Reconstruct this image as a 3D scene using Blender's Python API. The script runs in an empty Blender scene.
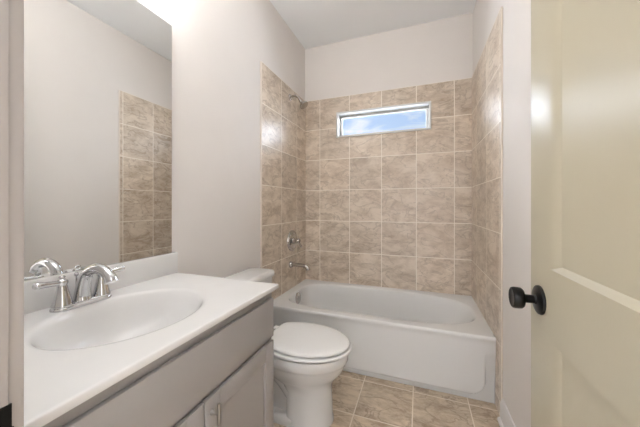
import bpy, bmesh, math
from mathutils import Vector, Matrix

C = bpy.context.scene.collection
scene = bpy.context.scene
PI = math.pi

def srgb(r, g, b):
    f = lambda c: (c / 12.92 if c <= .04045 else ((c + .055) / 1.055) ** 2.4)
    return (f(r / 255), f(g / 255), f(b / 255), 1.0)

# ------------------------------------------------------------------ camera
cam_d = bpy.data.cameras.new('camera')
cam = bpy.data.objects.new('camera', cam_d)
C.objects.link(cam)
cam.location = (1.1035, -2.5697, 1.1612)
cam.rotation_euler = (PI / 2, 0, 0.3521)
cam_d.sensor_width = 36.0
cam_d.lens = 269.41 / 640 * 36.0
cam_d.shift_y = -(213.5 - 205.6) / 640
cam_d.clip_start = 0.01
scene.camera = cam

# ------------------------------------------------------------------ exposure
vs = scene.view_settings
vs.view_transform = 'Standard'
vs.look = 'None'
vs.gamma = 1.0
vs.use_curve_mapping = False
vs.exposure = -0.24

# ------------------------------------------------------------------ sky
SKY_STRENGTH = 1.25
world = bpy.data.worlds.new('sky')
scene.world = world
world.use_nodes = True
wt = world.node_tree
wt.nodes.clear()
def wn(t, **k):
    n = wt.nodes.new(t)
    for a, v in k.items():
        setattr(n, a, v)
    return n
w_out = wn('ShaderNodeOutputWorld')
w_bg = wn('ShaderNodeBackground')
w_bg.inputs['Strength'].default_value = SKY_STRENGTH
w_tc = wn('ShaderNodeTexCoord')
w_sep = wn('ShaderNodeSeparateXYZ')
wt.links.new(w_tc.outputs['Generated'], w_sep.inputs[0])
w_grad = wn('ShaderNodeValToRGB')
w_grad.color_ramp.elements[0].position = 0.0
w_grad.color_ramp.elements[0].color = srgb(214, 229, 246)
w_grad.color_ramp.elements[1].position = 0.55
w_grad.color_ramp.elements[1].color = srgb(140, 184, 238)
wt.links.new(w_sep.outputs['Z'], w_grad.inputs[0])
# thin wisps of cloud
w_map = wn('ShaderNodeMapping')
w_map.inputs['Scale'].default_value = (3.0, 3.0, 12.0)
w_map.inputs['Rotation'].default_value = (0.0, 0.25, 0.0)
wt.links.new(w_tc.outputs['Generated'], w_map.inputs[0])
w_noise = wn('ShaderNodeTexNoise')
w_noise.inputs['Scale'].default_value = 2.2
w_noise.inputs['Detail'].default_value = 6.0
w_noise.inputs['Distortion'].default_value = 0.6
wt.links.new(w_map.outputs[0], w_noise.inputs['Vector'])
w_cr = wn('ShaderNodeValToRGB')
w_cr.color_ramp.elements[0].position = 0.46
w_cr.color_ramp.elements[0].color = (0, 0, 0, 1)
w_cr.color_ramp.elements[1].position = 0.72
w_cr.color_ramp.elements[1].color = (0.85, 0.85, 0.85, 1)
wt.links.new(w_noise.outputs[0], w_cr.inputs[0])
w_mix = wn('ShaderNodeMixRGB')
w_mix.inputs[2].default_value = (0.95, 0.96, 1.0, 1)
wt.links.new(w_cr.outputs[0], w_mix.inputs[0])
wt.links.new(w_grad.outputs[0], w_mix.inputs[1])
# unseen bright cloud banks added either side of the clear strip for window reflections
w_az = wn('ShaderNodeMath', operation='ARCTAN2')
wt.links.new(w_sep.outputs['X'], w_az.inputs[0])
wt.links.new(w_sep.outputs['Y'], w_az.inputs[1])
w_off = wn('ShaderNodeMath', operation='ADD')
w_off.inputs[1].default_value = 0.10
wt.links.new(w_az.outputs[0], w_off.inputs[0])
w_abs = wn('ShaderNodeMath', operation='ABSOLUTE')
wt.links.new(w_off.outputs[0], w_abs.inputs[0])
w_mr = wn('ShaderNodeMapRange', interpolation_type='SMOOTHSTEP')
w_mr.inputs[1].default_value = 0.18
w_mr.inputs[2].default_value = 0.28
w_mr.inputs[3].default_value = 0.0
w_mr.inputs[4].default_value = 1.0
wt.links.new(w_abs.outputs[0], w_mr.inputs[0])
w_mix2 = wn('ShaderNodeMixRGB')
w_mix2.inputs[2].default_value = (18.0, 20.0, 23.0, 1)
wt.links.new(w_mr.outputs[0], w_mix2.inputs[0])
wt.links.new(w_mix.outputs[0], w_mix2.inputs[1])
wt.links.new(w_mix2.outputs[0], w_bg.inputs['Color'])
wt.links.new(w_bg.outputs[0], w_out.inputs['Surface'])

# ------------------------------------------------------------------ lamp powers (the lamps themselves are built further down)
VANITY_BULB_W = 14.5
HALL_FILL = 0.2  # unseen lamp added in the hall as soft fill
LAMP_COL = (0.988, 1.0, 1.0)
SHADE_L = 34.0

# ------------------------------------------------------------------ materials
def new_mat(name):
    m = bpy.data.materials.new(name)
    m.use_nodes = True
    nt = m.node_tree
    return m, nt, nt.nodes['Principled BSDF']

def simple(name, col, rough=.5, metal=0.0, spec=.5, bump=0.0, bscale=200, var=0.0, vscale=6, coat=0.0):
    m, nt, b = new_mat(name)
    b.inputs['Roughness'].default_value = rough
    b.inputs['Metallic'].default_value = metal
    b.inputs['Specular IOR Level'].default_value = spec
    b.inputs['Coat Weight'].default_value = coat
    b.inputs['Coat Roughness'].default_value = .05
    tc = nt.nodes.new('ShaderNodeTexCoord')
    n = nt.nodes.new('ShaderNodeTexNoise')
    n.inputs['Scale'].default_value = vscale
    n.inputs['Detail'].default_value = 4
    nt.links.new(tc.outputs['Object'], n.inputs['Vector'])
    r = nt.nodes.new('ShaderNodeValToRGB')
    r.color_ramp.elements[0].position = .35
    r.color_ramp.elements[1].position = .65
    r.color_ramp.elements[0].color = tuple(c * (1 - var) for c in col[:3]) + (1,)
    r.color_ramp.elements[1].color = tuple(min(1, c * (1 + var)) for c in col[:3]) + (1,)
    nt.links.new(n.outputs[0], r.inputs[0])
    nt.links.new(r.outputs[0], b.inputs['Base Color'])
    if bump > 0:
        n2 = nt.nodes.new('ShaderNodeTexNoise')
        n2.inputs['Scale'].default_value = bscale
        n2.inputs['Detail'].default_value = 3
        nt.links.new(tc.outputs['Object'], n2.inputs['Vector'])
        bp = nt.nodes.new('ShaderNodeBump')
        bp.inputs['Strength'].default_value = bump
        bp.inputs['Distance'].default_value = .002
        nt.links.new(n2.outputs[0], bp.inputs['Height'])
        nt.links.new(bp.outputs[0], b.inputs['Normal'])
    return m

def tile_mat(name, ax, u0, v0, t, light, dark, grout, gw=.0056, rough=.34, seed=0.0, vein=1.0):
    """marbled ceramic tile laid in a straight grid; ax = the two object axes of the grid"""
    m, nt, b = new_mat(name)
    L = nt.links.new
    def N(t_, **k):
        n = nt.nodes.new(t_)
        for a, v in k.items():
            setattr(n, a, v)
        return n
    def mth(op, a, b_=None, clamp=False):
        n = N('ShaderNodeMath', operation=op)
        n.use_clamp = clamp
        for i, q in enumerate((a, b_)):
            if q is None:
                continue
            if isinstance(q, (int, float)):
                n.inputs[i].default_value = q
            else:
                L(q, n.inputs[i])
        return n.outputs[0]
    tc = N('ShaderNodeTexCoord')
    sp = N('ShaderNodeSeparateXYZ')
    L(tc.outputs['Object'], sp.inputs[0])
    u = mth('DIVIDE', mth('SUBTRACT', sp.outputs[ax[0]], u0), t)
    v = mth('DIVIDE', mth('SUBTRACT', sp.outputs[ax[1]], v0), t)
    def edge(q):
        fr = mth('FRACT', q)
        return mth('MINIMUM', fr, mth('SUBTRACT', 1.0, fr))
    e = mth('MINIMUM', edge(u), edge(v))
    h = gw / 2 / t
    mr = N('ShaderNodeMapRange', interpolation_type='SMOOTHSTEP')
    mr.inputs[1].default_value = h * .75
    mr.inputs[2].default_value = h * 1.25
    L(e, mr.inputs[0])                         # 0 in the joint, 1 on the tile
    cell = N('ShaderNodeCombineXYZ')
    L(mth('FLOOR', u), cell.inputs[0])
    L(mth('FLOOR', v), cell.inputs[1])
    cell.inputs[2].default_value = seed
    wnz = N('ShaderNodeTexWhiteNoise', noise_dimensions='3D')
    L(cell.outputs[0], wnz.inputs['Vector'])
    sc = N('ShaderNodeVectorMath', operation='SCALE')
    L(wnz.outputs['Color'], sc.inputs[0])
    sc.inputs['Scale'].default_value = 20.0
    uv = N('ShaderNodeCombineXYZ')
    L(u, uv.inputs[0]); L(v, uv.inputs[1])
    add = N('ShaderNodeVectorMath', operation='ADD')
    L(uv.outputs[0], add.inputs[0]); L(sc.outputs[0], add.inputs[1])
    mp = N('ShaderNodeMapping')
    mp.inputs['Rotation'].default_value = (0, 0, .6)
    mp.inputs['Scale'].default_value = (1.0, 1.9, 1.0)
    L(add.outputs[0], mp.inputs[0])
    n1 = N('ShaderNodeTexNoise')
    n1.inputs['Scale'].default_value = 1.9
    n1.inputs['Detail'].default_value = 8
    n1.inputs['Roughness'].default_value = .74
    n1.inputs['Distortion'].default_value = .35
    L(mp.outputs[0], n1.inputs['Vector'])
    n2 = N('ShaderNodeTexNoise')
    n2.inputs['Scale'].default_value = 1.7
    n2.inputs['Detail'].default_value = 5
    n2.inputs['Distortion'].default_value = .7
    L(mp.outputs[0], n2.inputs['Vector'])
    r1 = N('ShaderNodeValToRGB')
    r1.color_ramp.elements[0].position = .33
    r1.color_ramp.elements[1].position = .59
    r1.color_ramp.elements[0].color = dark
    r1.color_ramp.elements[1].color = light
    L(n1.outputs[0], r1.inputs[0])
    # thin veins where the second noise crosses its middle
    d = mth('ABSOLUTE', mth('SUBTRACT', n2.outputs[0], .5))
    vr = N('ShaderNodeMapRange')
    vr.inputs[1].default_value = 0.0
    vr.inputs[2].default_value = .028
    vr.inputs[3].default_value = .62 * vein
    vr.inputs[4].default_value = 0.0
    L(d, vr.inputs[0])
    mv = N('ShaderNodeMixRGB')
    L(vr.outputs[0], mv.inputs[0]); L(r1.outputs[0], mv.inputs[1])
    mv.inputs[2].default_value = tuple(c * .8 for c in dark[:3]) + (1,)
    hs = N('ShaderNodeHueSaturation')
    L(mv.outputs[0], hs.inputs['Color'])
    L(mth('ADD', mth('MULTIPLY', wnz.outputs['Value'], .16), .92), hs.inputs['Value'])
    mg = N('ShaderNodeMixRGB')
    L(mr.outputs[0], mg.inputs[0])
    mg.inputs[1].default_value = grout
    L(hs.outputs[0], mg.inputs[2])
    L(mg.outputs[0], b.inputs['Base Color'])
    rr = N('ShaderNodeMapRange')
    rr.inputs[3].default_value = .85
    rr.inputs[4].default_value = rough
    L(mr.outputs[0], rr.inputs[0])
    L(rr.outputs[0], b.inputs['Roughness'])
    bp = N('ShaderNodeBump')
    bp.inputs['Strength'].default_value = .25
    bp.inputs['Distance'].default_value = .0015
    L(mr.outputs[0], bp.inputs['Height'])
    L(bp.outputs[0], b.inputs['Normal'])
    return m

def emit(name, col, strength):
    m = bpy.data.materials.new(name)
    m.use_nodes = True
    nt = m.node_tree
    nt.nodes.clear()
    o = nt.nodes.new('ShaderNodeOutputMaterial')
    e = nt.nodes.new('ShaderNodeEmission')
    e.inputs[0].default_value = tuple(col) + (1,)
    e.inputs[1].default_value = strength
    nt.links.new(e.outputs[0], o.inputs[0])
    return m

T = .3075
M_WALL = simple('wall paint', srgb(233, 227, 222), .85, bump=.05, bscale=260, var=.006)
M_CEIL = simple('ceiling paint', srgb(250, 251, 252), .9, bump=.08, bscale=180, var=.006)
M_TRIM = simple('trim paint', srgb(228, 225, 222), .35, var=.004)
M_JAMB_SHADED = simple('shaded jamb paint', srgb(166, 159, 153), .4, var=.004)  # darkened so the colour carries the shade on jamb and casing
M_DOOR = simple('door paint', srgb(186, 178, 156), .34, bump=.05, bscale=90, var=.006)
LT, DK, GR = srgb(223, 209, 192), srgb(180, 160, 139), srgb(246, 239, 228)
M_TB = tile_mat('wall tile', (0, 2), .1586, .3938, T, LT, DK, GR, seed=1.0)
M_TL = tile_mat('wall tile left', (1, 2), -.2125, .3938, T, LT, DK, GR, seed=5.0)
M_TR = tile_mat('wall tile right', (1, 2), -.2125, .3938, T, LT, DK, GR, seed=9.0)
M_FL = tile_mat('floor tile', (0, 1), .7620, -1.1000, T, srgb(212, 194, 170), srgb(156, 134, 110), srgb(232, 221, 205), rough=.35, seed=3.0, vein=1.0)
M_NOSE = simple('bullnose tile edge', srgb(230, 219, 206), .35, var=.03, vscale=10)
M_TUB = simple('tub enamel', srgb(234, 233, 231), .16, var=.002)
M_CHINA = simple('vitreous china', srgb(226, 224, 221), .1, var=.002)
M_SEAT = simple('seat plastic', srgb(244, 243, 241), .22, var=.002)
M_TOP = simple('cultured marble', srgb(232, 230, 228), .14, var=.012, vscale=9)
M_CAB = simple('cabinet paint', srgb(155, 150, 146), .4, var=.004)
M_CABIN = simple('cabinet interior', srgb(120, 112, 104), .7, var=.02)
M_CHROME = simple('chrome', (.64, .64, .65, 1), .06, metal=1.0)
M_NICKEL = simple('brushed nickel', (.52, .50, .48, 1), .12, metal=1.0)
M_PULL = simple('dark brushed nickel', (.36, .35, .33, 1), .3, metal=1.0)
M_BLACK = simple('black metal', (.004, .0037, .0035, 1), .33, metal=0.0, spec=.3)
M_RUB = simple('black rubber', (.02, .02, .02, 1), .7)
M_DRAIN = simple('drain hole', (.03, .03, .03, 1), .5)
M_MIRROR = simple('mirror silver', (.88, .89, .885, 1), .0, metal=1.0)
M_VINYL = simple('white vinyl', srgb(220, 220, 218), .35)
M_SHADE = emit('lit frosted shade', LAMP_COL, SHADE_L)
M_HALL_FILL = emit('added hall fill diffuser', LAMP_COL, HALL_FILL)

m, nt, b = new_mat('window glass')
nt.nodes.clear()
o_ = nt.nodes.new('ShaderNodeOutputMaterial')
mx = nt.nodes.new('ShaderNodeMixShader')
tr = nt.nodes.new('ShaderNodeBsdfTransparent')
gl = nt.nodes.new('ShaderNodeBsdfGlossy')
gl.inputs['Roughness'].default_value = .0
fr = nt.nodes.new('ShaderNodeFresnel')
fr.inputs['IOR'].default_value = 1.3
nt.links.new(fr.outputs[0], mx.inputs[0])
nt.links.new(tr.outputs[0], mx.inputs[1])
nt.links.new(gl.outputs[0], mx.inputs[2])
nt.links.new(mx.outputs[0], o_.inputs[0])
M_GLASS = m

# ------------------------------------------------------------------ mesh helpers
def box(bm, x0, x1, y0, y1, z0, z1, bev=0.0, seg=2):
    vs_ = [bm.verts.new((x, y, z)) for x in (x0, x1) for y in (y0, y1) for z in (z0, z1)]
    q = [(0, 1, 3, 2), (4, 6, 7, 5), (0, 4, 5, 1), (2, 3, 7, 6), (0, 2, 6, 4), (1, 5, 7, 3)]
    fs = [bm.faces.new([vs_[i] for i in f]) for f in q]
    if bev > 0:
        es = list({e for f in fs for e in f.edges})
        bmesh.ops.bevel(bm, geom=es, offset=bev, segments=seg, profile=.5, affect='EDGES')

def frame_of(d):
    d = Vector(d).normalized()
    a = Vector((0, 0, 1)) if abs(d.z) < .9 else Vector((1, 0, 0))
    u = d.cross(a).normalized()
    v = d.cross(u).normalized()
    return d, u, v

def loft(bm, rings, cap0=True, cap1=True, closed=True):
    R = [[bm.verts.new(p) for p in r] for r in rings]
    n = len(R[0])
    for a, b_ in zip(R, R[1:]):
        for i in range(n if closed else n - 1):
            j = (i + 1) % n
            bm.faces.new((a[i], a[j], b_[j], b_[i]))
    if cap0:
        bm.faces.new(list(reversed(R[0])))
    if cap1:
        bm.faces.new(R[-1])
    return R

def lathe(bm, prof, origin, axis, segs=32, cap0=True, cap1=True):
    """prof = list of (radius, distance along axis)"""
    d, u, v = frame_of(axis)
    o = Vector(origin)
    rings = []
    for r, h in prof:
        r = max(r, 1e-5)
        rings.append([o + d * h + (u * math.cos(2 * PI * i / segs) + v * math.sin(2 * PI * i / segs)) * r for i in range(segs)])
    loft(bm, rings, cap0, cap1)

def smooth_path(pts, n=8):
    """Catmull-Rom through (point, radius...) tuples"""
    P = [tuple(p) for p in pts]
    out = []
    for i in range(len(P) - 1):
        p0 = P[max(i - 1, 0)]; p1 = P[i]; p2 = P[i + 1]; p3 = P[min(i + 2, len(P) - 1)]
        for k in range(n):
            t = k / n
            out.append(tuple(.5 * ((2 * b_) + (-a + c) * t + (2 * a - 5 * b_ + 4 * c - d_) * t * t + (-a + 3 * b_ - 3 * c + d_) * t ** 3)
                             for a, b_, c, d_ in zip(p0, p1, p2, p3)))
    out.append(P[-1])
    return out

def tube(bm, pts, segs=16, sub=8, flat=1.0, up=(0, 0, 1)):
    """pts = (x, y, z, r); optional squash along the binormal"""
    S = smooth_path(pts, sub) if sub else pts
    rings = []
    prev_u = None
    for i, s in enumerate(S):
        p = Vector(s[:3])
        a = Vector(S[max(i - 1, 0)][:3]); c = Vector(S[min(i + 1, len(S) - 1)][:3])
        d = (c - a).normalized()
        if prev_u is None:
            _, u, v = frame_of(d)
        else:
            u = (prev_u - d * prev_u.dot(d)).normalized()
        v = d.cross(u).normalized()
        prev_u = u
        rings.append([p + (u * math.cos(2 * PI * k / segs) * s[3] + v * math.sin(2 * PI * k / segs) * s[3] * flat) for k in range(segs)])
    loft(bm, rings)

def mk(name, bm, mat, parent=None, origin=(0, 0, 0), angle=35):
    """link ONE mesh object; bm is in world coordinates"""
    o = Vector(parent['_o']) if parent else Vector(origin)
    if o.length:
        bmesh.ops.translate(bm, verts=bm.verts, vec=-o)
    bmesh.ops.recalc_face_normals(bm, faces=bm.faces)
    me = bpy.data.meshes.new(name)
    bm.to_mesh(me)
    bm.free()
    for p in me.polygons:
        p.use_smooth = True
    me.set_sharp_from_angle(angle=math.radians(angle))
    me.materials.append(mat)
    ob = bpy.data.objects.new(name, me)
    C.objects.link(ob)
    if parent:
        ob.parent = parent
    else:
        ob.location = o
    ob['_o'] = tuple(o)
    return ob

def thing(name, label, cat, loc, group=None):
    o = bpy.data.objects.new(name, None)
    o.empty_display_size = .05
    C.objects.link(o)
    o.location = loc
    o['_o'] = tuple(loc)
    tag(o, label, cat, group)
    return o

def tag(o, label, cat, group=None):
    o['label'] = label
    o['category'] = cat
    if group:
        o['group'] = group
    return o

def struct(name, bm, mat, label=None, cat=None):
    o = mk(name, bm, mat)
    o['kind'] = 'structure'
    if label:
        tag(o, label, cat)
    return o

# ------------------------------------------------------------------ dimensions
W = 1.5205            # tile face to tile face
XL, XR = -.010, 1.5305  # painted walls
YB = .010
CEIL = 2.79
YF, YH = -2.395, -2.510  # front wall: bathroom side, hall side
TLY, TRY = -.834, -.861
TTOP = .3938 + 6 * T
WX0, WX1, WZ0, WZ1 = .334, 1.205, 1.832, 2.084
DX0, DX1, DH = .642, 1.458, 2.05     # doorway

# ------------------------------------------------------------------ room shell
bm = bmesh.new(); box(bm, -.9, 2.7, -4.3, .16, -.1, 0)
struct('floor', bm, M_FL, 'beige marbled square floor tiles with pale grout', 'floor')
bm = bmesh.new(); box(bm, -.9, 2.7, -4.3, .16, CEIL, CEIL + .1)
struct('ceiling', bm, M_CEIL, 'plain pale grey painted ceiling', 'ceiling')

bm = bmesh.new(); box(bm, XL - .12, XL, YF, YB, 0, CEIL)
wall_left = struct('wall_left', bm, M_WALL, 'painted wall on the left behind the mirror and vanity', 'wall')
bm = bmesh.new(); box(bm, XR, XR + .12, YF, YB, 0, CEIL)
wall_right = struct('wall_right', bm, M_WALL, 'painted wall on the right behind the open door', 'wall')
bm = bmesh.new()
hx0, hx1, hz0, hz1 = WX0 + .006, WX1 - .006, WZ0 + .006, WZ1 - .006
x0, x1 = XL - .12, XR + .12
box(bm, x0, hx0, YB, YB + .14, 0, CEIL)
box(bm, hx1, x1, YB, YB + .14, 0, CEIL)
box(bm, hx0, hx1, YB, YB + .14, 0, hz0)
box(bm, hx0, hx1, YB, YB + .14, hz1, CEIL)
wall_back = struct('wall_back', bm, M_WALL, 'painted end wall above the tub and window', 'wall')
bm = bmesh.new()
box(bm, XL - .12, DX0 - .018, YH, YF, 0, CEIL)
box(bm, DX1 + .018, XR + .12, YH, YF, 0, CEIL)
box(bm, DX0 - .018, DX1 + .018, YH, YF, DH + .018, CEIL)
struct('wall_front', bm, M_WALL)
# hallway behind the camera
bm = bmesh.new(); box(bm, -.9, 2.7, -4.3, -4.2, 0, CEIL); struct('wall_hall_back', bm, M_WALL)
bm = bmesh.new(); box(bm, -.9, -.8, -4.2, YH, 0, CEIL); struct('wall_hall_left', bm, M_WALL)
bm = bmesh.new(); box(bm, 2.6, 2.7, -4.2, YH, 0, CEIL); struct('wall_hall_right', bm, M_WALL)

# tile surround, a part of each wall
bm = bmesh.new()
box(bm, 0, hx0, 0, YB, 0, TTOP)
box(bm, hx1, W, 0, YB, 0, TTOP)
box(bm, hx0, hx1, 0, YB, 0, hz0)
box(bm, hx0, hx1, 0, YB, hz1, TTOP)
o = mk('tile_surround', bm, M_TB, wall_back); o['label'] = 'beige marbled square wall tiles'
bm = bmesh.new(); box(bm, XL, 0, TLY + .008, YB, 0, TTOP)
o = mk('tile_surround', bm, M_TL, wall_left); o['label'] = 'beige marbled square wall tiles'
bm = bmesh.new(); box(bm, W, XR, TRY + .008, YB, 0, TTOP)
o = mk('tile_surround', bm, M_TR, wall_right); o['label'] = 'beige marbled square wall tiles'
bm = bmesh.new(); box(bm, XL, .0005, TLY, TLY + .008, 0, TTOP + .0005, .002)
o = mk('bullnose_edge', bm, M_NOSE, wall_left); o['label'] = 'pale rounded tile edging'
bm = bmesh.new(); box(bm, W - .0005, XR, TRY, TRY + .008, 0, TTOP + .0005, .002)
o = mk('bullnose_edge', bm, M_NOSE, wall_right); o['label'] = 'pale rounded tile edging'

# ------------------------------------------------------------------ window
bm = bmesh.new()
fy0, fy1 = -.012, .10
fl = .018
def ring_frame(bm, x0, x1, z0, z1, y0, y1, w, bev=.0):
    box(bm, x0, x1, y0, y1, z1 - w, z1, bev)
    box(bm, x0, x1, y0, y1, z0, z0 + w, bev)
    box(bm, x0, x0 + w, y0, y1, z0 + w, z1 - w, bev)
    box(bm, x1 - w, x1, y0, y1, z0 + w, z1 - w, bev)
ring_frame(bm, WX0, WX1, WZ0, WZ1, fy0, -.0005, fl, .003)
ring_frame(bm, hx0 + .001, hx1 - .001, hz0 + .001, hz1 - .001, 0, fy1, fl - .007)
win = struct('window_1', bm, M_VINYL, 'small wide white transom window set high in the tiled wall', 'window')
bm = bmesh.new()
ring_frame(bm, WX0 + fl, WX1 - fl, WZ0 + fl, WZ1 - fl, .068, .086, .024, .004)
mk('window_frame', bm, M_VINYL, win)
bm = bmesh.new()
box(bm, WX0 + fl + .02, WX1 - fl - .02, .076, .081, WZ0 + fl + .02, WZ1 - fl - .02)
o = mk('pane', bm, M_GLASS, win); o['label'] = 'clear glass with blue sky behind'

# ------------------------------------------------------------------ door frame and baseboards
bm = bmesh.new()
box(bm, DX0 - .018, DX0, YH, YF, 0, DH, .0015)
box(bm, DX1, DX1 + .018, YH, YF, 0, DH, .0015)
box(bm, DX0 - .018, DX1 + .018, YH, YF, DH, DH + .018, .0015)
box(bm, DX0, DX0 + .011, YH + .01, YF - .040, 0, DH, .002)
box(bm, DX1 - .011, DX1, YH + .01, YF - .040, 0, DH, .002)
jamb = struct('trim_1', bm, M_JAMB_SHADED, 'painted door jamb along the left edge of the doorway', 'door frame')
bm = bmesh.new()
box(bm, DX0 - .001, DX0 + .0012, YF - .034, YF + .002, .866, .923)
tube(bm, [(DX0 + .0004, YF - .002, .892, .0012), (DX0 - .0006, YF + .002, .892, .0012), (DX0 - .002, YF + .004, .892, .0012)], 8, 4)
o = mk('strike_plate', bm, M_BLACK, jamb); o['label'] = 'black metal strike plate'
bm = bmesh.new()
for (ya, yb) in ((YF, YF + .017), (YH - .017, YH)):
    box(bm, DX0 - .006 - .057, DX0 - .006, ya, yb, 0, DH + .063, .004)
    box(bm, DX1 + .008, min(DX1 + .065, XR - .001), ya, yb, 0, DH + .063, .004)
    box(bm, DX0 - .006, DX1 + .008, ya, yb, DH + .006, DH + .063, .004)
struct('trim_2', bm, M_JAMB_SHADED, 'painted door casing at the left edge of the view', 'door casing')

def baseboard(bm, x_wall, sx, y0, y1):
    """profile runs along y; sx = direction into the room"""
    pr = [(0, 0), (.0145, 0), (.0145, .088), (.012, .100), (.0075, .108), (.006, .118), (0, .120)]
    rings = [[(x_wall + sx * a, y, z) for a, z in pr] for y in (y0, y1)]
    loft(bm, rings)
    pr = [(.0145, 0), (.028, 0), (.0275, .006), (.0245, .012), (.0195, .016), (.0145, .0175)]
    loft(bm, [[(x_wall + sx * a, y, z) for a, z in pr] for y in (y0, y1)])
bm = bmesh.new(); baseboard(bm, XR, -1, YF + .018, TRY - .001)
struct('baseboard_right', bm, M_TRIM, 'white baseboard with shoe moulding behind the open door', 'baseboard')
bm = bmesh.new(); baseboard(bm, XL, 1, -1.604, TLY - .001)
struct('baseboard_left', bm, M_TRIM, 'white baseboard behind the toilet', 'baseboard')

# ------------------------------------------------------------------ open door
DFX = 1.420                     # face towards the room
DB = 1.4548
dy1, dy0 = -1.589, -2.391
dz0, dz1 = .012, 2.035
ST = .127
def door_face(bm, x, sx):
    """stiles and rails with two sunk panels; sx = -1 face towards -x"""
    ys = [dy0, dy0 + ST, dy1 - ST, dy1]
    zs = [dz0, .235, .812, .997, 1.905, dz1]
    grid = {(i, j): bm.verts.new((x, y, z)) for i, y in enumerate(ys) for j, z in enumerate(zs)}
    for i in range(3):
        for j in range(5):
            q = [grid[i, j], grid[i + 1, j], grid[i + 1, j + 1], grid[i, j + 1]]
            if i == 1 and j in (1, 3):
                prev = q
                for ins, dep in ((.0120, .0130), (.0122, .0131)):
                    iy = ins * 2.4
                    ya, yb, za, zb = ys[1] + iy, ys[2] - iy, zs[j] + ins, zs[j + 1] - ins
                    cur = [bm.verts.new((x - sx * dep, y, z)) for y, z in ((ya, za), (yb, za), (yb, zb), (ya, zb))]
                    for k in range(4):
                        bm.faces.new((prev[k], prev[(k + 1) % 4], cur[(k + 1) % 4], cur[k]))
                    prev = cur
                bm.faces.new(prev)
            else:
                bm.faces.new(q)
    return grid, len(ys), len(zs)
bm = bmesh.new()
ga, ny, nz = door_face(bm, DFX, -1)
gb, _, _ = door_face(bm, DB, 1)
for j in range(nz - 1):
    for i in (0, ny - 1):
        bm.faces.new((ga[i, j], ga[i, j + 1], gb[i, j + 1], gb[i, j]))
for i in range(ny - 1):
    for j in (0, nz - 1):
        bm.faces.new((ga[i, j], ga[i + 1, j], gb[i + 1, j], gb[i, j]))
door = mk('door_1', bm, M_DOOR, None, (DB, dy0, dz0), angle=25)
door['kind'] = 'structure'
tag(door, 'cream two-panel door standing open on the right with a black round knob', 'door')
KY, KZ = dy1 - .066, .899
for sx, xf, nm in ((-1, DFX, 'knob'), (1, DB, 'knob')):
    bm = bmesh.new()
    lathe(bm, [(.0395, 0), (.040, .002), (.0385, .0065), (.033, .0095), (.014, .0115), (.0125, .015)], (xf, KY, KZ), (sx, 0, 0), 40)
    r = mk('rosette', bm, M_BLACK, door); r['label'] = 'black round rosette'
    bm = bmesh.new()
    L_ = .068 if sx < 0 else .060
    lathe(bm, [(.0115, .010), (.0115, L_ - .034), (.0135, L_ - .031), (.016, L_ - .029), (.025, L_ - .027), (.0285, L_ - .023),
               (.0295, L_ - .016), (.0295, L_ - .006), (.028, L_ - .0015), (.0255, L_), (.0235, L_ - .001), (.0, L_ - .0015)], (xf, KY, KZ), (sx, 0, 0), 40)
    k = mk('knob', bm, M_BLACK, r); k['label'] = 'black round door knob'
bm = bmesh.new()
box(bm, DFX + .005, DB - .005, dy1 - .001, dy1 + .0015, KZ - .028, KZ + .028)
box(bm, DFX + .010, DB - .010, dy1, dy1 + .009, KZ - .009, KZ + .009, .002)
o = mk('latch', bm, M_BLACK, door); o['label'] = 'black latch plate'
for hz in (.25, 1.05, 1.85):
    bm = bmesh.new()
    lathe(bm, [(.005, -.048), (.006, -.045), (.006, .045), (.005, .048)], (DB + .001, dy0 - .003, hz), (0, 0, 1), 16)
    o = mk('hinge', bm, M_BLACK, door); o['label'] = 'black hinge knuckle'

# ------------------------------------------------------------------ bathtub
def rect_ring(n, x0, x1, y0, y1, z, cx, cy, r=.01):
    out = []
    for i in range(n):
        a = 2 * PI * i / n
        dx, dy = math.cos(a), math.sin(a)
        s = 1e9
        if dx > 1e-9: s = min(s, (x1 - cx) / dx)
        if dx < -1e-9: s = min(s, (x0 - cx) / dx)
        if dy > 1e-9: s = min(s, (y1 - cy) / dy)
        if dy < -1e-9: s = min(s, (y0 - cy) / dy)
        out.append(Vector((cx + dx * s, cy + dy * s, z)))
    return out

TX0, TX1, TY0, TY1, TZ = .0015, W - .0015, -.770, -.0015, .400
tcx, tcy = .74, -.385
NT = 160
def basin(x0, x1, y0, y1, z, exl, exr):
    out = []
    cx = x0 + (x1 - x0) * .5; cy = (y0 + y1) / 2
    for i in range(NT):
        a = 2 * PI * i / NT
        c, s = math.cos(a), math.sin(a)
        n = exl if c < 0 else exr
        # blend the exponents at the sides so that the rim stays fair
        px = abs(c) ** (2 / n) * (1 if c > 0 else -1)
        py = abs(s) ** (2 / n) * (1 if s > 0 else -1)
        out.append(Vector((cx + (x1 - x0) / 2 * px, cy + (y1 - y0) / 2 * py, z)))
    return out
bm = bmesh.new()
outer = rect_ring(NT, TX0, TX1, TY0 + .012, TY1, TZ, tcx, tcy)
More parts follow.
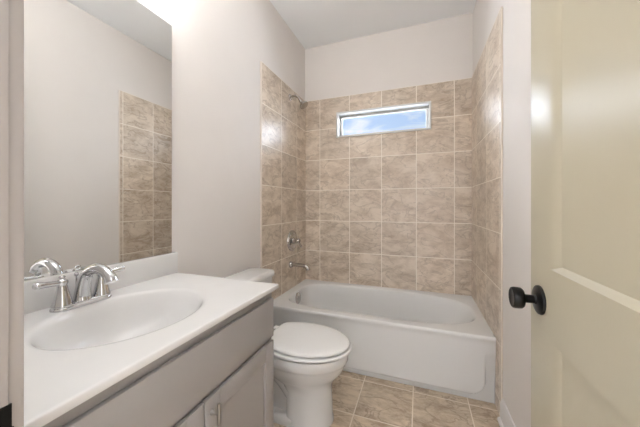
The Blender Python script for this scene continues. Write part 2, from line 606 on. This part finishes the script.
# force corner vertices exactly on the corners
for cxn, cyn in ((TX0, TY0 + .012), (TX1, TY0 + .012), (TX0, TY1), (TX1, TY1)):
    k = min(range(NT), key=lambda i: (outer[i].x - cxn) ** 2 + (outer[i].y - cyn) ** 2)
    outer[k] = Vector((cxn, cyn, TZ))
outer_in = [Vector((tcx + (p.x - tcx) * (1 - .008 / max(abs(p.x - tcx), .2)), tcy + (p.y - tcy) * (1 - .008 / max(abs(p.y - tcy), .2)), TZ)) for p in outer]
rings = [outer, outer_in,
         basin(.070, 1.480, -.700, -.072, TZ, 4.5, 3.0),
         basin(.076, 1.474, -.694, -.078, TZ - .002, 4.5, 3.0),
         basin(.082, 1.466, -.688, -.084, TZ - .008, 4.5, 3.0),
         basin(.086, 1.456, -.683, -.088, TZ - .020, 4.5, 3.0),
         basin(.092, 1.415, -.676, -.095, TZ - .08, 4.3, 2.9),
         basin(.102, 1.350, -.664, -.106, TZ - .16, 4.0, 2.8),
         basin(.118, 1.290, -.646, -.124, TZ - .24, 3.8, 2.8),
         basin(.140, 1.240, -.620, -.150, TZ - .30, 3.6, 2.8),
         basin(.180, 1.180, -.580, -.190, TZ - .332, 3.4, 2.8),
         basin(.240, 1.100, -.520, -.250, TZ - .342, 3.2, 2.8),
         basin(.600, .700, -.390, -.380, TZ - .345, 2.2, 2.2)]
loft(bm, rings, cap0=False, cap1=True)
# front lip, apron with its raised panel, toe
nx, prof_n = 120, 0
def panel_off(x, z):
    """depth of the apron behind its raised panel"""
    if z > .30:
        pass
    # rounded lower corners of the panel
    x1, z0, r = 1.466, .044, .080
    xa, za = x1 - r, z0 + r
    if x > xa and z < za:
        d = math.hypot(x - xa, za - z) - r
    else:
        d = max(x - x1, z0 - z)
    t = min(max((d + .004) / .013, 0), 1)
    t = t * t * (3 - 2 * t)
    if x > 1.40 and z > .12:          # the panel side fades out upwards
        f = min(max((.30 - z) / .18, 0), 1)
        t *= f
    return .030 * t
zrow = [(TZ, .012), (TZ - .0008, .007), (TZ - .004, .0025), (TZ - .010, .0002), (TZ - .018, 0), (TZ - .026, .0015), (TZ - .034, .004), (TZ - .05, .005)]
zs = [(z, o) for z, o in zrow] + [(.34 - .01 * i, .005) for i in range(0, 20)] + [(.15 - .0055 * i, .005) for i in range(0, 28)]
zs = [q for q in zs if q[0] > .002] + [(0.001, .005)]
zs.sort(key=lambda q: -q[0])
xs = [TX0 + (1.38 - TX0) * i / 40 for i in range(40)] + [1.38 + (TX1 - 1.38) * i / 30 for i in range(31)]
G = [[bm.verts.new((x, TY0 + o + (panel_off(x, z) if z < TZ - .03 else 0), z)) for x in xs] for z, o in zs]
for a, b_ in zip(G, G[1:]):
    for i in range(len(xs) - 1):
        bm.faces.new((a[i], a[i + 1], b_[i + 1], b_[i]))
# ends and back under the rim, so that the tub is a closed body
for xx in (TX0, TX1):
    q = [bm.verts.new(p) for p in ((xx, TY0 + .02, .001), (xx, TY1, .001), (xx, TY1, TZ), (xx, TY0 + .012, TZ))]
    bm.faces.new(q)
q = [bm.verts.new(p) for p in ((TX0, TY1, .001), (TX1, TY1, .001), (TX1, TY1, TZ), (TX0, TY1, TZ))]
bm.faces.new(q)
bmesh.ops.remove_doubles(bm, verts=bm.verts, dist=.0004)
tub = thing('bathtub', 'white alcove bathtub along the tiled end wall under the window', 'bathtub', (W / 2, -.385, 0))
mk('tub_shell', bm, M_TUB, tub, angle=50)
bm = bmesh.new()
ovx, ovy, ovz = .0905, -.385, .338
lathe(bm, [(.049, -.006), (.0495, .005), (.046, .009), (.036, .0105), (.012, .011), (0, .011)], (ovx, ovy, ovz), (1, 0, .07), 36)
ov = mk('overflow_plate', bm, M_NICKEL, tub); ov['label'] = 'round metal overflow plate'
bm = bmesh.new()
tube(bm, [(ovx + .008, ovy, ovz + .004, .004), (ovx + .016, ovy, ovz + .010, .0035), (ovx + .021, ovy, ovz + .022, .004)], 12, 5)
o = mk('trip_lever', bm, M_NICKEL, ov)
bm = bmesh.new()
lathe(bm, [(.034, 0), (.034, .003), (.028, .004), (.0, .002)], (.30, -.385, TZ - .3435), (0, 0, 1), 32)
mk('drain', bm, M_NICKEL, tub)

# ------------------------------------------------------------------ shower fittings
SY = -.358
sh = thing('shower_fitting', 'brushed metal shower head on a bent arm high on the left tiles', 'shower', (0, SY, 2.148))
bm = bmesh.new(); lathe(bm, [(.030, 0), (.029, .005), (.022, .010), (.012, .013)], (0, SY, 2.148), (1, 0, 0), 32)
mk('flange', bm, M_NICKEL, sh)
bm = bmesh.new()
tube(bm, [(.008, SY, 2.148, .010), (.04, SY, 2.154, .010), (.078, SY, 2.138, .010), (.106, SY, 2.098, .010)], 14, 8)
mk('arm', bm, M_NICKEL, sh)
bm = bmesh.new()
lathe(bm, [(.012, 0), (.015, .006), (.015, .016), (.013, .022), (.020, .030), (.035, .046), (.043, .058), (.043, .066), (.039, .069), (0, .069)],
      (.100, SY, 2.106), (.62, 0, -.78), 32)
mk('head', bm, M_NICKEL, sh)

VY, VZ = -.322, .838
va = thing('shower_valve', 'round shower valve plate with lever handle on the left tiles', 'shower valve', (0, VY, VZ))
bm = bmesh.new()
lathe(bm, [(.094, 0), (.096, .004), (.093, .010), (.079, .0085), (.075, .0125), (.050, .016), (.028, .017), (.026, .022), (.026, .050)], (0, VY, VZ), (1, 0, 0), 48)
mk('escutcheon', bm, M_NICKEL, va)
bm = bmesh.new()
lathe(bm, [(.020, .048), (.024, .052), (.024, .068), (.020, .080), (.010, .084), (0, .0845)], (0, VY, VZ), (1, 0, 0), 28)
tube(bm, [(.064, VY, VZ, .010), (.072, VY + .012, VZ - .022, .008), (.082, VY + .022, VZ - .048, .010), (.086, VY + .026, VZ - .060, .006)], 14, 6)
mk('lever_handle', bm, M_NICKEL, va)

PY, PZ = -.350, .622
sp = thing('tub_spout', 'metal tub spout on the left tiles below the shower valve', 'tub spout', (0, PY, PZ))
bm = bmesh.new()
tube(bm, [(.010, PY, PZ, .018), (.05, PY, PZ + .001, .0165), (.110, PY, PZ, .0165), (.150, PY, PZ - .006, .018), (.170, PY, PZ - .022, .020), (.175, PY, PZ - .036, .020)], 20, 8)
mk('spout', bm, M_NICKEL, sp)
bm = bmesh.new(); lathe(bm, [(.030, 0), (.030, .006), (.026, .016), (.019, .024)], (0, PY, PZ), (1, 0, 0), 32)
mk('flange', bm, M_NICKEL, sp)

# ------------------------------------------------------------------ vanity cabinet
CY0, CY1 = -2.388, -1.607      # cabinet
CZ = .822
CF = .539                      # face frame
vn = thing('vanity_cabinet', 'grey shaker vanity cabinet on the left under the white sink top', 'cabinet', (.26, -2.0, 0))
bm = bmesh.new()
box(bm, XL, CF - .02, CY1 - .016, CY1, 0, CZ - .001)
box(bm, XL, CF - .02, CY0, CY0 + .016, 0, CZ - .001)
box(bm, XL, CF - .02, CY0 + .016, CY1 - .016, .09, .106)
box(bm, XL, XL + .008, CY0 + .016, CY1 - .016, .106, CZ - .02)
box(bm, CF - .085, CF - .070, CY0 + .016, CY1 - .016, 0, .09)
# face frame
box(bm, CF - .02, CF, CY0, CY0 + .04, .09, CZ - .001, .001)
box(bm, CF - .02, CF, CY1 - .04, CY1, .09, CZ - .001, .001)
box(bm, CF - .02, CF, CY0 + .04, CY1 - .04, CZ - .05, CZ - .001, .001)
box(bm, CF - .02, CF, CY0 + .04, CY1 - .04, .60, .66, .001)
box(bm, CF - .02, CF, CY0 + .04, CY1 - .04, .09, .13, .001)
mk('body', bm, M_CAB, vn)
DT = .553
bm = bmesh.new(); box(bm, CF + .0005, DT, CY0 + .006, CY1 - .006, .637, .790, .003, 2)
mk('drawer_front', bm, M_CAB, vn)
def shaker(y0, y1, z0, z1):
    bm = bmesh.new()
    s = .060
    box(bm, CF + .0005, DT, y0, y0 + s, z0, z1, .0025)
    box(bm, CF + .0005, DT, y1 - s, y1, z0, z1, .0025)
    box(bm, CF + .0005, DT, y0 + s - .003, y1 - s + .003, z1 - s, z1, .0025)
    box(bm, CF + .0005, DT, y0 + s - .003, y1 - s + .003, z0, z0 + s, .0025)
    box(bm, CF + .003, DT - .010, y0 + s - .004, y1 - s + .004, z0 + s - .004, z1 - s + .004)
    return mk('door', bm, M_CAB, vn)
YS = -1.9855
for (a, b_, py) in ((CY0 + .006, YS - .0015, YS - .027), (YS + .0015, CY1 - .006, YS + .026)):
    d = shaker(a, b_, .105, .621)
    if py < YS:
        continue
    bm = bmesh.new()
    tube(bm, [(DT + .025, py, .606, .003), (DT + .025, py, .603, .005), (DT + .026, py, .577, .0058), (DT + .025, py, .551, .005), (DT + .025, py, .548, .003)], 14, 5)
    lathe(bm, [(.008, 0), (.0075, .004), (.0048, .008), (.0048, .026)], (DT - .0005, py, .577), (1, 0, 0), 16)
    h = mk('pull', bm, M_PULL, d); h['label'] = 'short brushed metal pull'

# ------------------------------------------------------------------ vanity top with the bowl moulded in
TPX0, TPX1, TPY0, TPY1, TPZ = XL + .001, .563, -2.392, -1.590, .840
vt = thing('vanity_sink', 'white marble-look vanity top with an oval sink moulded in', 'sink', (.27, -1.99, CZ))
NB = 128
bcx, bcy, bax, bay = .282, -1.998, .186, .216
def oval(kx, ky, z, cx=bcx, cy=bcy):
    return [Vector((cx + bax * kx * math.cos(2 * PI * i / NB), cy + bay * ky * math.sin(2 * PI * i / NB), z)) for i in range(NB)]
bm = bmesh.new()
orc = rect_ring(NB, TPX0, TPX1 - .003, TPY0, TPY1 - .003, TPZ, bcx, bcy)
for cxn, cyn in ((TPX0, TPY0), (TPX1 - .003, TPY0), (TPX0, TPY1 - .003), (TPX1 - .003, TPY1 - .003)):
    k = min(range(NB), key=lambda i: (orc[i].x - cxn) ** 2 + (orc[i].y - cyn) ** 2)
    orc[k] = Vector((cxn, cyn, TPZ))
def grow(ring, dx, z):
    out = []
    for p in ring:
        q = p.copy(); q.z = z
        if abs(p.x - (TPX1 - .003)) < 1e-6: q.x += dx
        if abs(p.y - (TPY1 - .003)) < 1e-6: q.y += dx
        out.append(q)
    return out
rings = [grow(orc, -.01, CZ + .0005), grow(orc, .002, CZ + .0005), grow(orc, .003, CZ + .002), grow(orc, .003, TPZ - .003), grow(orc, .002, TPZ - .001), orc,
         [Vector((bcx + (p.x - bcx) * (1 - .006 / max(abs(p.x - bcx), .2)), bcy + (p.y - bcy) * (1 - .006 / max(abs(p.y - bcy), .2)), TPZ)) for p in orc]]
def lerp(z, kx, dx):
    return oval(kx, kx, z, bcx - dx, bcy + dx * .2)
rings += [oval(1.10, 1.10, TPZ), oval(1.05, 1.05, TPZ - .0006), oval(1.01, 1.01, TPZ - .003), oval(.985, .985, TPZ - .008), oval(.955, .955, TPZ - .019),
          lerp(TPZ - .040, .905, .003), lerp(TPZ - .066, .835, .010), lerp(TPZ - .090, .74, .019), lerp(TPZ - .109, .62, .030), lerp(TPZ - .123, .47, .043),
          lerp(TPZ - .131, .31, .056), lerp(TPZ - .136, .17, .066)]
dcx, dcy = bcx - .066, bcy + .014
loft(bm, rings, cap0=False, cap1=True)
mk('countertop', bm, M_TOP, vt, angle=60)
bm = bmesh.new()
box(bm, XL + .0005, .013, TPY0, TPY1 + .004, TPZ - .001, .937, .0035, 3)
mk('backsplash', bm, M_TOP, vt)
bm = bmesh.new()
dz = TPZ - .1358
lathe(bm, [(.031, 0), (.031, .0015), (.027, .003), (.0215, .001), (.0212, -.0005)], (dcx, dcy, dz), (0, 0, 1), 36, cap1=False)
dr = mk('drain', bm, M_CHROME, vt); dr['label'] = 'round chrome sink drain'
bm = bmesh.new()
lathe(bm, [(.019, .0005), (.0195, .006), (.016, .009), (0, .010)], (dcx, dcy, dz), (0, 0, 1), 28)
o = mk('stopper', bm, M_CHROME, dr)

# ------------------------------------------------------------------ faucet
FX, FY, FZ = .068, -2.008, TPZ
fa = thing('faucet', 'chrome two-handle faucet with arched spout on the white vanity top', 'faucet', (FX, FY, FZ))
bm = bmesh.new()
def stadium(hw, hl, z, n=20):
    out = []
    for k in range(n + 1):
        a = PI * k / n
        out.append(Vector((FX + hw * math.cos(a), FY + hl + hw * math.sin(a), z)))
    for k in range(n + 1):
        a = PI + PI * k / n
        out.append(Vector((FX + hw * math.cos(a), FY - hl + hw * math.sin(a), z)))
    return out
loft(bm, [stadium(.028, .0550, FZ), stadium(.0285, .0550, FZ + .004), stadium(.027, .0550, FZ + .008), stadium(.0245, .0550, FZ + .010), stadium(.0235, .0550, FZ + .0135), stadium(.021, .0550, FZ + .015)])
mk('base_plate', bm, M_CHROME, fa)
for s in (-1, 1):
    hy = FY + s * .0550
    bm = bmesh.new()
    lathe(bm, [(.0255, .012), (.026, .016), (.0235, .022), (.0215, .032), (.0185, .046), (.0145, .062), (.0125, .0750), (.0125, .0780), (.0145, .081), (.0150, .086),
               (.0135, .0905), (.009, .093), (.0065, .0955), (.0085, .099), (.008, .1025), (.004, .105), (0, .1055)], (FX, hy, FZ), (0, 0, 1), 28)
    tube(bm, [(FX, hy, FZ + 0.0820, .0095), (FX + .003, hy + s * 0.0157, FZ + 0.0845, .0085), (FX + .006, hy + s * 0.0348, FZ + 0.0870, .0085), (FX + .008, hy + s * 0.0522, FZ + 0.0890, .0102),
              (FX + .009, hy + s * 0.0644, FZ + 0.0900, .0105), (FX + .0092, hy + s * 0.0705, FZ + 0.0900, .006)], 14, 6)
    mk('handle', bm, M_CHROME, fa)
bm = bmesh.new()
tube(bm, [(FX - .002, FY, FZ + .010, .0255), (FX - .001, FY, FZ + .035, .022), (FX + .006, FY, FZ + .070, .019), (FX + .026, FY, FZ + .104, .017), (FX + .068, FY, FZ + .120, .0165),
          (FX + .106, FY, FZ + .115, .016), (FX + .132, FY, FZ + .099, .0165), (FX + .141, FY, FZ + .084, .018)], 20, 8)
mk('spout', bm, M_CHROME, fa)
bm = bmesh.new()
lathe(bm, [(.0028, .0), (.0028, .086), (.006, .088), (.0068, .093), (.005, .099), (.0, .101)], (FX - .034, FY, FZ + .0), (0, 0, 1), 16)
mk('lift_rod', bm, M_CHROME, fa)

# ------------------------------------------------------------------ mirror
bm = bmesh.new()
mx0, mx1 = XL + .0005, XL + .0130
my0, my1, mz0, mz1 = -2.372, -1.613, .9385, 2.014
box(bm, mx0, mx1, my0, my1, mz0, mz1)
o = mk('mirror', bm, M_MIRROR, None, (XL, -1.99, mz0), angle=1)
tag(o, 'large frameless rectangular mirror on the left wall above the vanity', 'mirror')

# ------------------------------------------------------------------ toilet
QY = -1.190
def egg(xb, xm, xf, hw, k, z, n=8, nf=28, nb=26, cy=QY):
    """seat-shaped outline: round front, straighter back"""
    out = []
    for i in range(nf + 1):
        a = -PI / 2 + PI * i / nf
        out.append(Vector((xm + (xf - xm) * math.cos(a), cy + hw * math.sin(a), z)))
    side = []
    for i in range(1, nb + 1):
        s = math.sin(PI / 2 * i / nb)
        y = hw * (1 - k * s * s) * max(0, 1 - s ** n) ** (1 / n)
        side.append((xm - (xm - xb) * s, y))
    for x, y in side:
        out.append(Vector((x, cy + y, z)))
    for x, y in reversed(side[:-1]):
        out.append(Vector((x, cy - y, z)))
    return out
to = thing('toilet', 'white two-piece toilet with closed lid between the vanity and the tub', 'toilet', (.40, QY, 0))
bm = bmesh.new()
E = lambda *a: egg(*a)
loft(bm, [E(.432, .53, .670, .112, .05, .0005), E(.432, .53, .670, .112, .05, .012), E(.433, .53, .665, .109, .05, .024), E(.434, .53, .664, .107, .05, .10), E(.434, .53, .660, .105, .05, .17),
          E(.415, .52, .664, .110, .06, .21), E(.36, .51, .692, .136, .10, .25), E(.31, .505, .724, .160, .16, .285), E(.285, .50, .737, .171, .2, .318), E(.278, .50, .740, .173, .2, .327),
          E(.268, .50, .744, .177, .2, .333), E(.266, .50, .750, .181, .2, .342), E(.266, .50, .751, .182, .2, .382), E(.268, .50, .749, .180, .2, .3855), E(.275, .50, .738, .175, .2, .3862)], True, True)
mk('bowl', bm, M_CHINA, to, angle=50)
bm = bmesh.new()
def rrect(x0, x1, hw, r, z, n=6, cy=QY):
    out = []
    for (cx, sy, a0) in ((x1 - r, 1, 0), (x0 + r, 1, PI / 2), (x0 + r, -1, PI), (x1 - r, -1, 3 * PI / 2)):
        for k in range(n + 1):
            a = a0 + PI / 2 * k / n
            out.append(Vector((cx + r * math.cos(a), cy + sy * (hw - r) + r * math.sin(a), z)))
    return out
# foot flange, trapway body and the deck that carries the tank
loft(bm, [rrect(.17, .50, .112, .04, .0005), rrect(.17, .50, .112, .04, .030), rrect(.175, .50, .106, .04, .040), rrect(.185, .49, .080, .04, .046)])
loft(bm, [rrect(.20, .46, .066, .03, .03), rrect(.20, .46, .062, .03, .10), rrect(.16, .46, .060, .03, .20), rrect(.10, .44, .075, .03, .28), rrect(.065, .40, .100, .03, .33),
          rrect(.055, .36, .110, .03, .350), rrect(.055, .34, .112, .03, .378), rrect(.06, .335, .108, .03, .384)])
for s in (-1, 1):
    yy = QY + s * .050
    tube(bm, [(.46, yy, .15, .048), (.40, yy, .22, .050), (.33, yy + s * .004, .265, .050), (.26, yy, .23, .048), (.235, yy, .14, .048), (.235, yy, .05, .050)], 18, 7)
mk('pedestal', bm, M_CHINA, to, angle=50)
for s in (-1, 1):
    bm = bmesh.new()
    lathe(bm, [(.014, 0), (.0135, .008), (.009, .014), (0, .0155)], (.30, QY + s * .096, .040), (0, 0, 1), 20)
    mk('bolt_cap', bm, M_CHINA, to)
def slab(spec, nm, mat, par):
    bm = bmesh.new()
    loft(bm, [egg(xb + d, xm, xf - d, hw - d, k, z, cy=QS) for (xb, xm, xf, hw, k, d, z) in spec])
    return mk(nm, bm, mat, par, angle=50)
QS = QY + .008
a = (.300, .50, .768, .191, .28)
slab([a + (.06, .3940), a + (.0015, .3940), a + (.0, .3955), a + (.0, .4015), a + (.0025, .405), a + (.010, .4062), a + (.06, .4062)], 'seat', M_SEAT, to)
a = (.300, .50, .758, .180, .26)
lid = slab([a + (.06, .4140), a + (.0015, .4140), a + (.0, .4155), a + (.0005, .422), a + (.005, .4265), a + (.014, .429), a + (.05, .4318), a + (.10, .4332), a + (.15, .4336)], 'seat_lid', M_SEAT, to)
for s in (-1, 1):
    bm = bmesh.new()
    box(bm, .268, .312, QY + s * .075 - .022, QY + s * .075 + .022, .386, .420, .006, 3)
    mk('hinge', bm, M_SEAT, to)
bm = bmesh.new()
loft(bm, [rrect(.035, .178, .180, .03, .3845), rrect(.028, .186, .188, .035, .392), rrect(.024, .190, .193, .035, .42), rrect(.018, .196, .204, .035, .697)])
mk('tank', bm, M_CHINA, to, angle=50)
bm = bmesh.new()
loft(bm, [rrect(.016, .200, .207, .036, .6975), rrect(.010, .207, .213, .04, .700), rrect(.008, .209, .215, .04, .706), rrect(.008, .209, .215, .04, .722), rrect(.010, .207, .213, .04, .729),
          rrect(.016, .201, .207, .036, .734), rrect(.035, .182, .19, .03, .737)])
mk('tank_lid', bm, M_CHINA, to, angle=50)

# ------------------------------------------------------------------ vanity light over the mirror (above the frame) and hall lamp added for soft fill
LZ = 2.15
vl = thing('vanity_light', 'bar light with three upward shades on the left wall above the mirror', 'wall light', (XL, -1.99, LZ))
bm = bmesh.new(); box(bm, XL, XL + .022, -2.30, -1.68, LZ - .035, LZ + .035, .006, 3)
mk('back_plate', bm, M_NICKEL, vl)
for yy in (-2.22, -1.99, -1.76):
    bm = bmesh.new()
    tube(bm, [(XL + .02, yy, LZ, .008), (XL + .07, yy, LZ + .012, .007), (XL + .11, yy, LZ, .008), (XL + .115, yy, LZ + .013, .012)], 12, 6)
    mk('arm', bm, M_NICKEL, vl)
    bm = bmesh.new()
    lathe(bm, [(.010, .012), (.030, .016), (.044, .044), (.052, .094), (.055, .119), (.053, .119), (.049, .094), (.041, .044), (.028, .020), (.010, .016)], (XL + .115, yy, LZ), (0, 0, 1), 28, False, False)
    mk('lamp_shade', bm, M_SHADE, vl)
    ld = bpy.data.lights.new('bulb', 'POINT')
    ld.energy = VANITY_BULB_W
    ld.color = LAMP_COL
    ld.shadow_soft_size = .035
    lo = bpy.data.objects.new('bulb', ld)
    C.objects.link(lo)
    lo.parent = vl
    lo.location = (.115, yy + 1.99, .095)

for (lx, ly, mat, lab) in ((1.05, -3.2, M_HALL_FILL, 'added round globe fill lamp in the hall behind the doorway'),):
    hl = thing('hall_fill_light', lab, 'added fill lamp', (lx, ly, CEIL))
    bm = bmesh.new(); lathe(bm, [(.075, 0), (.075, -.012), (.06, -.022), (.02, -.026), (.014, -.03), (.014, -.028), (.05, -.033), (.055, -.045)], (lx, ly, CEIL), (0, 0, 1), 40)
    mk('rim', bm, M_NICKEL, hl)
    bm = bmesh.new(); lathe(bm, [(.052, -.03)] + [(.15 * math.sin(a_), -.105 + .065 * math.cos(a_)) for a_ in [.45 + (PI - .45) * q_ / 16 for q_ in range(17)]], (lx, ly, CEIL), (0, 0, 1), 40)
    mk('diffuser', bm, mat, hl)

for o in bpy.data.objects:
    if '_o' in o:
        del o['_o']
